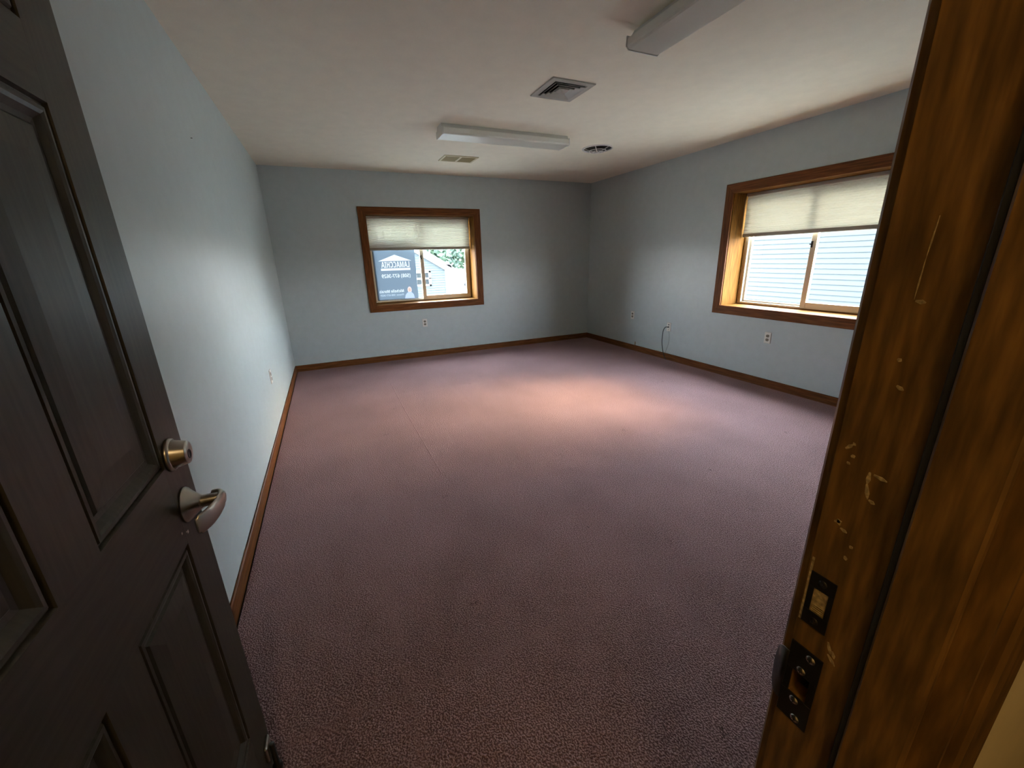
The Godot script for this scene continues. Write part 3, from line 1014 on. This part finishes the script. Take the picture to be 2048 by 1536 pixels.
func outlet(at: Vector3, turn: float, label: String, jack := false) -> void:
	var o := thing("wall_jack" if jack else "wall_outlet", label, "wall plate" if jack else "outlet", at, "" if jack else "white duplex outlets along the walls")
	o.rotation.y = turn
	# local +z looks into the room
	var st := flat()
	var a := [Vector3(-0.035, -0.057, 0), Vector3(0.035, -0.057, 0), Vector3(0.035, 0.057, 0), Vector3(-0.035, 0.057, 0)]
	var m := []
	var f := []
	for v in a:
		m.append(v + Vector3(0, 0, 0.003))
		f.append(Vector3(v.x * 0.90, v.y * 0.94, 0.0065))
	loft(st, [a, m, f])
	part("cover_plate", st, M.outlet_white, o)
	if jack:
		part("socket", box_st(Vector3(-0.009, 0.022, 0.006), Vector3(0.009, 0.036, 0.0075), 0.001), M.slot_dark, o)
		part("socket", box_st(Vector3(-0.009, -0.008, 0.006), Vector3(0.009, 0.008, 0.0075), 0.001), M.slot_dark, o)
		part("socket", box_st(Vector3(-0.004, -0.040, 0.006), Vector3(0.004, -0.030, 0.0075), 0.001), M.outlet_face, o)
		return
	for y in [0.0195, -0.0195]:
		var rc := smooth()
		var ra := []
		var rb := []
		for k in 20:
			var t := TAU * k / 20
			var v := Vector3(cos(t) * 0.0172, clampf(sin(t) * 0.0172, -0.0142, 0.0142) + y, 0.0062)
			ra.append(v)
			rb.append(v + Vector3(0, 0, 0.0018))
		rc.set_smooth_group(-1)
		loft(rc, [ra, rb])
		var face := part("receptacle", rc, M.outlet_face, o)
		var sl := flat()
		for x in [-0.0065, 0.0065]:
			cbox(sl, Vector3(x - 0.0013, y - 0.001, 0.0078), Vector3(x + 0.0013, y + 0.008, 0.0083))
		cbox(sl, Vector3(-0.0025, y - 0.0105, 0.0078), Vector3(0.0025, y - 0.0055, 0.0083))
		part("slots", sl, M.slot_dark, face)
	var s := smooth()
	lathe(s, Vector3(0, 0, 0.006), Vector3.BACK, [Vector2(0.0035, 0.0), Vector2(0.003, 0.0012), Vector2(0.0, 0.0016)], 12)
	part("screw", s, M.outlet_white, o)

func build_wall_things() -> void:
	outlet(Vector3(1.745, 0.495, 0.0), 0.0, "white duplex outlet under the sign window")
	outlet(Vector3(W, 0.511, 1.144), -PI / 2, "white duplex outlet nearest the dark far corner, by the tan stub")
	outlet(Vector3(W, 0.506, 3.189), -PI / 2, "white duplex outlet directly under the side-wall window")
	outlet(Vector3(0, 0.475, 2.095), PI / 2, "white duplex outlet on the long wall beside the door")
	outlet(Vector3(W, 0.434, 1.858), -PI / 2, "white wall jack with a black cable plugged in", true)
	# black cable from the jack to the floor
	var c := thing("network_cable", "black cable hanging from the wall jack to the floor", "cable", Vector3(W, 0, 1.858))
	var st := smooth()
	var pts := [Vector3(-0.008, 0.434, 0.0), Vector3(-0.030, 0.436, 0.0), Vector3(-0.046, 0.430, -0.018), Vector3(-0.050, 0.390, -0.042), Vector3(-0.046, 0.320, -0.055), Vector3(-0.040, 0.230, -0.060), Vector3(-0.032, 0.140, -0.050), Vector3(-0.026, 0.080, -0.035), Vector3(-0.028, 0.030, -0.005), Vector3(-0.034, 0.006, 0.030)]
	tube(st, smooth_path(pts, 5), 0.0048, 8)
	part("cord", st, M.cable_black, c)
	part("plug", box_st(Vector3(-0.022, 0.427, -0.006), Vector3(-0.0075, 0.440, 0.006), 0.002), M.cable_black, c)
	var t := thing("thin_wire", "thin grey wire looped against the wall behind the black cable", "wire", Vector3(W, 0, 1.858))
	st = smooth()
	tube(st, smooth_path([Vector3(-0.003, 0.377, 0.005), Vector3(-0.006, 0.330, 0.022), Vector3(-0.006, 0.250, 0.026), Vector3(-0.008, 0.170, 0.012), Vector3(-0.016, 0.100, -0.008), Vector3(-0.018, 0.0835, -0.012)], 4), 0.0014, 6)
	part("wire", st, M.cable_grey, t)
	# tan stub
	var s := thing("cable_stub", "small tan stub poking from the wall above the baseboard", "wire stub", Vector3(W, 0.118, 1.245))
	var sm := smooth()
	lathe(sm, Vector3(-0.011, -0.035, 0.0), Vector3.UP, [Vector2(0.0, 0.0), Vector2(0.008, 0.0), Vector2(0.008, 0.045), Vector2(0.006, 0.052), Vector2(0.0, 0.053)], 12)
	part("sleeve", sm, M.tan_plastic, s)
	part("clip", box_st(Vector3(-0.010, -0.022, -0.018), Vector3(0.0, 0.004, -0.008), 0.002), M.outlet_white, s)
	# nail hole with a bent nail high on the long wall
	var n := thing("nail", "tiny dark nail high on the long blue-grey wall", "nail", Vector3(0, 1.989, 2.982))
	sm = smooth()
	lathe(sm, Vector3.ZERO, Vector3.RIGHT, [Vector2(0.0018, 0.0), Vector2(0.0018, 0.006), Vector2(0.0028, 0.006), Vector2(0.0028, 0.0075), Vector2(0.0, 0.0075)], 10)
	part("shank", sm, M.cable_grey, n)

# --- banner print: lettering and portrait drawn flat, in banner coordinates (metres)
const BX0 := 1.168
const BX1 := 1.762
const BY0 := 0.812
const BY1 := 1.66

func ink_tri(im: Image, p: Array, c: Color) -> void:
	var sc := im.get_width() / (BX1 - BX0)
	var q := []
	for v in p:
		q.append(Vector2((v.x - BX0) * sc, (BY1 - v.y) * sc))
	var lo: Vector2 = q[0].min(q[1]).min(q[2])
	var hi: Vector2 = q[0].max(q[1]).max(q[2])
	var d: float = (q[1] - q[0]).cross(q[2] - q[0])
	if absf(d) < 1e-6:
		return
	for y in range(maxi(0, int(lo.y)), mini(im.get_height() - 1, int(hi.y) + 1) + 1):
		for x in range(maxi(0, int(lo.x)), mini(im.get_width() - 1, int(hi.x) + 1) + 1):
			var v := Vector2(x + 0.5, y + 0.5)
			var a: float = (q[1] - v).cross(q[2] - v) / d
			var b: float = (q[2] - v).cross(q[0] - v) / d
			if a >= -0.01 and b >= -0.01 and a + b <= 1.01:
				im.set_pixel(x, y, c)

func ink_poly(im: Image, p: Array, c: Color) -> void:
	for i in range(1, p.size() - 1):
		ink_tri(im, [p[0], p[i], p[i + 1]], c)

func ink_oval(im: Image, cx: float, cy: float, rx: float, ry: float, c: Color) -> void:
	var p := []
	for k in 24:
		p.append(Vector2(cx + rx * cos(TAU * k / 24), cy + ry * sin(TAU * k / 24)))
	ink_poly(im, p, c)

func ink_text(im: Image, txt: String, cx: float, cy: float, wid: float, hgt: float, c: Color) -> void:
	# the print faces the street, so from the room it runs from right to left
	var f := SystemFont.new()
	f.font_names = PackedStringArray(["Droid Sans"])
	f.font_weight = 700
	var tm := TextMesh.new()
	tm.text = txt
	tm.font = f
	tm.font_size = 64
	tm.pixel_size = 0.01
	tm.depth = 0.0
	tm.curve_step = 2.0
	var arr := tm.get_mesh_arrays()
	var vs: PackedVector3Array = arr[Mesh.ARRAY_VERTEX]
	var ix: PackedInt32Array = arr[Mesh.ARRAY_INDEX] if arr[Mesh.ARRAY_INDEX] != null else PackedInt32Array(range(vs.size()))
	var bb := tm.get_aabb()
	var o := bb.get_center()
	for i in range(0, ix.size(), 3):
		var p := []
		for k in 3:
			var v := vs[ix[i + k]]
			p.append(Vector2(cx - (v.x - o.x) / bb.size.x * wid, cy + (v.y - o.y) / bb.size.y * hgt))
		ink_tri(im, p, c)

func banner_print() -> ImageTexture:
	var im := Image.create(760, 1085, false, Image.FORMAT_RGB8)
	im.fill(lin(0.10, 0.135, 0.165))
	var wh := lin(0.42, 0.44, 0.44)
	ink_poly(im, [Vector2(1.245, 1.359), Vector2(1.702, 1.359), Vector2(1.473, 1.442)], wh)
	ink_text(im, "LAMACCHIA", 1.475, 1.309, 0.395, 0.080, wh)
	ink_poly(im, [Vector2(1.268, 1.228), Vector2(1.680, 1.228), Vector2(1.680, 1.258), Vector2(1.268, 1.258)], wh)
	ink_text(im, "(508) 677-3629", 1.470, 1.148, 0.405, 0.062, wh)
	ink_text(im, "Michelle Morais", 1.382, 0.940, 0.345, 0.044, wh)
	ink_text(im, "Phone: 508-677-3629", 1.384, 0.885, 0.330, 0.028, lin(0.27, 0.31, 0.33))
	ink_oval(im, 1.641, 0.946, 0.030, 0.046, lin(0.42, 0.33, 0.29))
	ink_poly(im, [Vector2(1.563, 0.828), Vector2(1.705, 0.822), Vector2(1.694, 0.880), Vector2(1.668, 0.908), Vector2(1.650, 0.916), Vector2(1.630, 0.916), Vector2(1.600, 0.905), Vector2(1.575, 0.875)], lin(0.25, 0.29, 0.42))
	ink_oval(im, 1.640, 0.947, 0.018, 0.028, lin(0.36, 0.24, 0.18))
	return ImageTexture.create_from_image(im)

func build_banner() -> void:
	# advertising sign stuck to the inside of the fixed pane; its print faces the street and shows through from behind
	var b := thing("window_sign", "dark blue advertising sign with white logo, stuck in the back window", "sign", Vector3(0.0075, 0.0190, -0.2725))
	b.scale = Vector3(0.986, 0.986, 1.0)
	var st := flat()
	var p := [Vector3(BX0, BY0, 0), Vector3(BX1, BY0, 0), Vector3(BX1, BY1, 0), Vector3(BX0, BY1, 0)]
	for k in [0, 2, 1, 0, 3, 2]:
		st.set_uv(Vector2((p[k].x - BX0) / (BX1 - BX0), (BY1 - p[k].y) / (BY1 - BY0)))
		st.add_vertex(p[k])
	part("printed_film", st, M.banner_cloth, b)
	# stiffening rods in the top and bottom hems
	for y in [BY0 + 0.004, BY1 - 0.004]:
		st = smooth()
		tube(st, [Vector3(BX0, y, 0.003), Vector3(BX1, y, 0.003)], 0.003, 8)
		part("hem_rod", st, M.shade_rail, b)

func clap(st: SurfaceTool, a: Vector3, b: Vector3, out: Vector3, y0: float, e: float) -> void:
	# one clapboard from a to b (horizontal), lower edge proud
	var r := []
	for p in [a, b]:
		r.append([Vector3(p.x, y0, p.z), Vector3(p.x, y0, p.z) + out * 0.016, Vector3(p.x, y0 + e * 0.12, p.z) + out * 0.017, Vector3(p.x, y0 + e, p.z) + out * 0.002, Vector3(p.x, y0 + e, p.z)])
	loft(st, r)

func build_outdoors() -> void:
	var g := flat()
	cbox(g, Vector3(-60, GY - 0.4, -80), Vector3(60, GY, 50))
	single("ground", g, M.ground_gravel, "pale gravelly ground outdoors", "ground", "", "structure")
	# foundation of this building
	var fd := flat()
	cbox(fd, Vector3(-0.4, GY, -T + 0.02), Vector3(W + T - 0.02, -0.35, 8.1))
	single("foundation", fd, M.slab_dark, "dark foundation under the room", "foundation", "", "structure")

	# unseen pale slab added between the houses to bounce daylight indoors
	var dv := flat()
	cbox(dv, Vector3(W + T + 0.3, GY, -2.0), Vector3(9.4, GY + 0.03, 20.0), 0.01)
	single("bounce_slab", dv, M.concrete, "unseen pale slab added outside to bounce daylight onto the ceiling", "light_reflector", "", "structure")
	# unseen storey, added to keep sky light off the neighbour's siding
	var us := flat()
	cbox(us, Vector3(-0.4, H + 0.25, -T + 0.02), Vector3(W + T - 0.02, H + 2.9, 8.1))
	single("sky_blocker", us, M.siding_pale, "unseen storey added above the room to shade the neighbouring siding", "building", "", "structure")

	# --- neighbour's house across the side yard
	var nx := 9.7
	var nb := thing("neighbour_house", "grey clapboard house wall seen through the side-wall window", "house", Vector3(nx, GY, 0))
	var e := 0.1016
	var nrow := 38
	var bm: ArrayMesh
	for i in nrow:
		if bm == null:
			var st := flat()
			clap(st, Vector3(0, 0, -6.0), Vector3(0, 0, 2.2), Vector3.LEFT, 0.0, e)
			bm = mesh_of(st)
		var o := part_mesh("siding_board", bm, M.siding_blue, nb)
		o.position.y = 0.35 + i * e
	part("wall_core", box_st(Vector3(0.0, 0, -6.0), Vector3(6.0, 0.35 + nrow * e, 2.2), 0.0), M.siding_blue, nb)
	var st2 := flat()
	var et := 0.35 + nrow * e
	loft(st2, [[Vector3(-0.35, et, -6.3), Vector3(3.0, et + 0.75, -6.3), Vector3(6.3, et, -6.3)], [Vector3(-0.35, et, 2.5), Vector3(3.0, et + 0.75, 2.5), Vector3(6.3, et, 2.5)]])
	part("roof", st2, M.shingle, nb)
	part("corner_board", box_st(Vector3(-0.022, 0.0, 2.1), Vector3(0.1, et, 2.22), 0.002), M.trim_white, nb)
	part("gutter", box_st(Vector3(-0.45, et - 0.02, -6.3), Vector3(-0.33, et + 0.1, 2.5), 0.01), M.trim_white, nb)

	# --- gabled house beyond the back yard
	var z := -14.0
	var h := thing("gabled_house", "pale clapboard gable with white rake trim, beyond the back window", "house", Vector3(0, GY, z))
	var cx := 5.96
	var ey := 1.05 - GY
	var slope := 0.60
	var rx := 1.5
	var ry := ey + (cx - rx) * slope
	st2 = flat()
	var wall := [Vector3(rx - (cx - rx), 0, 0), Vector3(cx, 0, 0), Vector3(cx, ey, 0), Vector3(rx, ry, 0), Vector3(rx - (cx - rx), ey, 0)]
	var wallb := []
	for v in wall:
		wallb.append(v + Vector3(0, 0, -7))
	loft(st2, [wall, wallb])
	part("wall_core", st2, M.siding_pale, h)
	st2 = flat()
	for i in 46:
		var y := i * 0.115
		var half := (cx - rx) if y + 0.115 < ey else (cx - rx) - (y + 0.115 - ey) / slope
		if half > 0.1:
			clap(st2, Vector3(rx - half, 0, 0), Vector3(rx + half, 0, 0), Vector3.BACK, y, 0.115)
	part("siding", st2, M.siding_pale, h).set_meta("kind", "stuff")
	for s in [-1.0, 1.0]:
		st2 = flat()
		var o0 := Vector3(rx, ry, 0)
		var o1 := Vector3(rx + s * (cx - rx + 0.22), ry - (cx - rx + 0.22) * slope, 0)
		var dn := Vector3(0, -0.20, 0)
		var up := Vector3(0, 0.05, 0)
		loft(st2, [[o0 + dn, o0 + up, o0 + up + Vector3(0, 0, 0.10), o0 + dn + Vector3(0, 0, 0.10)], [o1 + dn, o1 + up, o1 + up + Vector3(0, 0, 0.10), o1 + dn + Vector3(0, 0, 0.10)]])
		part("rake_board", st2, M.trim_white, h)
		st2 = flat()
		var u0 := Vector3(0, 0.05, 0.12)
		var u1 := Vector3(0, 0.17, 0.12)
		var bk := Vector3(0, 0, -7.3)
		loft(st2, [[o0 + u0, o0 + u1, o0 + u1 + bk, o0 + u0 + bk], [o1 + u0, o1 + u1, o1 + u1 + bk, o1 + u0 + bk]])
		part("roof", st2, M.shingle, h)
	part("corner_board", box_st(Vector3(cx - 0.10, 0, -0.10), Vector3(cx + 0.02, ey, 0.03), 0.003), M.trim_white, h)
	part("downspout", box_st(Vector3(cx + 0.03, 0, -0.09), Vector3(cx + 0.13, ey + 0.05, 0.02), 0.02), M.trim_white, h)
	part("eave_return", box_st(Vector3(cx - 0.14, ey - 0.10, 0), Vector3(cx + 0.24, ey + 0.10, 0.12), 0.005), M.trim_white, h)
	var wn := grp("house_window", h)
	var wx0 := 4.35
	var wx1 := 5.16
	var wy0 := 0.18 - GY
	var wy1 := 0.90 - GY
	for q in [[wx0, wx0 + 0.12, wy0, wy1], [wx1 - 0.12, wx1, wy0, wy1], [wx0, wx1, wy0, wy0 + 0.09], [wx0, wx1, wy1 - 0.10, wy1], [wx0, wx1, (wy0 + wy1) / 2 - 0.035, (wy0 + wy1) / 2 + 0.035]]:
		part("window_trim", box_st(Vector3(q[0], q[2], 0.015), Vector3(q[1], q[3], 0.05), 0.003), M.trim_white, wn)
	part("window_glass", box_st(Vector3(wx0 + 0.1, wy0 + 0.08, 0.005), Vector3(wx1 - 0.1, wy1 - 0.08, 0.022), 0.0), M.dark_glass, wn)

	# --- white fence across the far side of the yard
	var fz := -22.6
	for k in 3:
		var fb := thing("fence_panel", ["white fence panel closest to the gabled house", "white fence panel straight behind the parked van", "white fence panel past the front of the van"][k], "fence", Vector3(6.6 + k * 2.42, GY, fz), "white fence panels below the trees")
		part("post", box_st(Vector3(-0.06, 0, -0.06), Vector3(0.06, 2.12, 0.06), 0.01), M.fence_white, fb)
		part("rail", box_st(Vector3(0.06, 1.90, -0.03), Vector3(2.34, 2.04, 0.03), 0.005), M.fence_white, fb)
		part("rail", box_st(Vector3(0.06, 1.62, -0.03), Vector3(2.34, 1.72, 0.03), 0.005), M.fence_white, fb)
		part("rail", box_st(Vector3(0.06, 0.10, -0.03), Vector3(2.34, 0.24, 0.03), 0.005), M.fence_white, fb)
		for i in 14:
			part("board", box_st(Vector3(0.065 + i * 0.1625, 0.24, -0.012), Vector3(0.065 + i * 0.1625 + 0.155, 1.62, 0.012), 0.004), M.fence_white, fb)
		for i in 15:
			part("baluster", box_st(Vector3(0.12 + i * 0.15, 1.72, -0.012), Vector3(0.12 + i * 0.15 + 0.04, 1.90, 0.012), 0.003), M.fence_white, fb)

	# --- parked white van in front of the fence
	var v := thing("parked_van", "white parked van beside the fence, seen through the back window", "car", Vector3(7.35, GY, -17.6))
	st2 = flat()
	var side := [Vector2(0.0, 0.35), Vector2(4.2, 0.35), Vector2(4.3, 1.0), Vector2(4.1, 2.0), Vector2(1.1, 2.05), Vector2(0.62, 1.85), Vector2(0.15, 1.15), Vector2(-0.35, 1.05), Vector2(-0.4, 0.5)]
	var s0 := []
	var s1 := []
	for q in side:
		s0.append(Vector3(q.x, q.y, -1.7))
		s1.append(Vector3(q.x, q.y, 0.0))
	loft(st2, [s0, s1], false)
	var cc := Vector3(2.0, 1.1, -0.85)
	for rr in [s0, s1]:
		for k in side.size():
			tri_out(st2, Vector3(2.0, 1.1, rr[0].z), rr[k], rr[(k + 1) % side.size()], cc)
	part("body", st2, M.van_paint, v)
	for q in [[0.55, 1.25], [1.35, 2.55], [2.65, 3.9]]:
		st2 = flat()
		var lean := 0.3 if q[0] < 1.0 else 0.0
		loft(st2, [[Vector3(q[0], 1.20, -0.02), Vector3(q[1], 1.20, -0.02), Vector3(q[1], 1.72, -0.02), Vector3(q[0] + lean, 1.72, -0.02)], [Vector3(q[0], 1.20, 0.01), Vector3(q[1], 1.20, 0.01), Vector3(q[1], 1.72, 0.01), Vector3(q[0] + lean, 1.72, 0.01)]])
		part("side_window", st2, M.dark_glass, v)
	for q in [0.55, 3.4]:
		var s := smooth()
		lathe(s, Vector3(q, 0.35, -0.2), Vector3.BACK, [Vector2(0.0, 0.0), Vector2(0.35, 0.0), Vector2(0.35, 0.22), Vector2(0.20, 0.23), Vector2(0.0, 0.22)], 20)
		part("wheel", s, M.tyre, v)
	part("mirror", box_st(Vector3(0.60, 1.18, 0.0), Vector3(0.72, 1.36, 0.18), 0.03), M.tyre, v)

	# --- trees
	var spots := [[7.4, -27.0, 8.0], [13.4, -27.0, 8.0], [10.4, -34.5, 10.0], [18.0, -34.5, 10.0], [2.8, -34.5, 10.0], [7.6, -44.5, 13.0], [17.4, -44.5, 13.0]]
	var names := ["small leafy tree close behind the fence, next to the gable", "small leafy tree close behind the fence, past the van", "leafy tree in the middle row, straight above the fence", "broad leafy tree in the middle row past the fence end", "leafy tree behind the gabled roof", "tall tree in the last row, behind the smaller trees", "tall tree in the last row, past the fence end"]
	for i in spots.size():
		tree(spots[i][0], spots[i][1], spots[i][2], i, names[i])

func tree(x: float, z: float, h: float, i: int, label: String) -> void:
	var t := thing("tree", label, "tree", Vector3(x, GY, z), "trees behind the fence")
	var r := RandomNumberGenerator.new()
	r.seed = 100 + i
	var s := smooth()
	lathe(s, Vector3.ZERO, Vector3.UP, [Vector2(0.0, 0.0), Vector2(0.24, 0.0), Vector2(0.16, h * 0.25), Vector2(0.10, h * 0.6), Vector2(0.0, h * 0.75)], 10)
	part("trunk", s, M.bark, t)
	var st := flat()
	for k in 3200:
		var u := r.randf_range(-1.0, 1.0)
		var a := r.randf() * TAU
		var q := sqrt(1.0 - u * u)
		var rad := pow(r.randf(), 0.28)
		var c := Vector3(cos(a) * q * h * 0.32, h * 0.55 + u * h * 0.47, sin(a) * q * h * 0.32) * Vector3(rad, 1, rad)
		c.y = h * 0.55 + u * rad * h * 0.47
		c += Vector3(r.randfn(), r.randfn(), r.randfn()) * 0.15
		var d1 := Vector3(r.randfn(), r.randfn(), r.randfn()).normalized() * r.randf_range(0.22, 0.42)
		var d2 := d1.cross(Vector3(r.randfn(), r.randfn(), r.randfn())).normalized() * r.randf_range(0.16, 0.3)
		st.add_vertex(c + d1); st.add_vertex(c + d2); st.add_vertex(c - d1)
		st.add_vertex(c + d1); st.add_vertex(c - d1); st.add_vertex(c - d2)
	part("foliage", st, M["leaf_%d" % (i % 3)], t).set_meta("kind", "stuff")
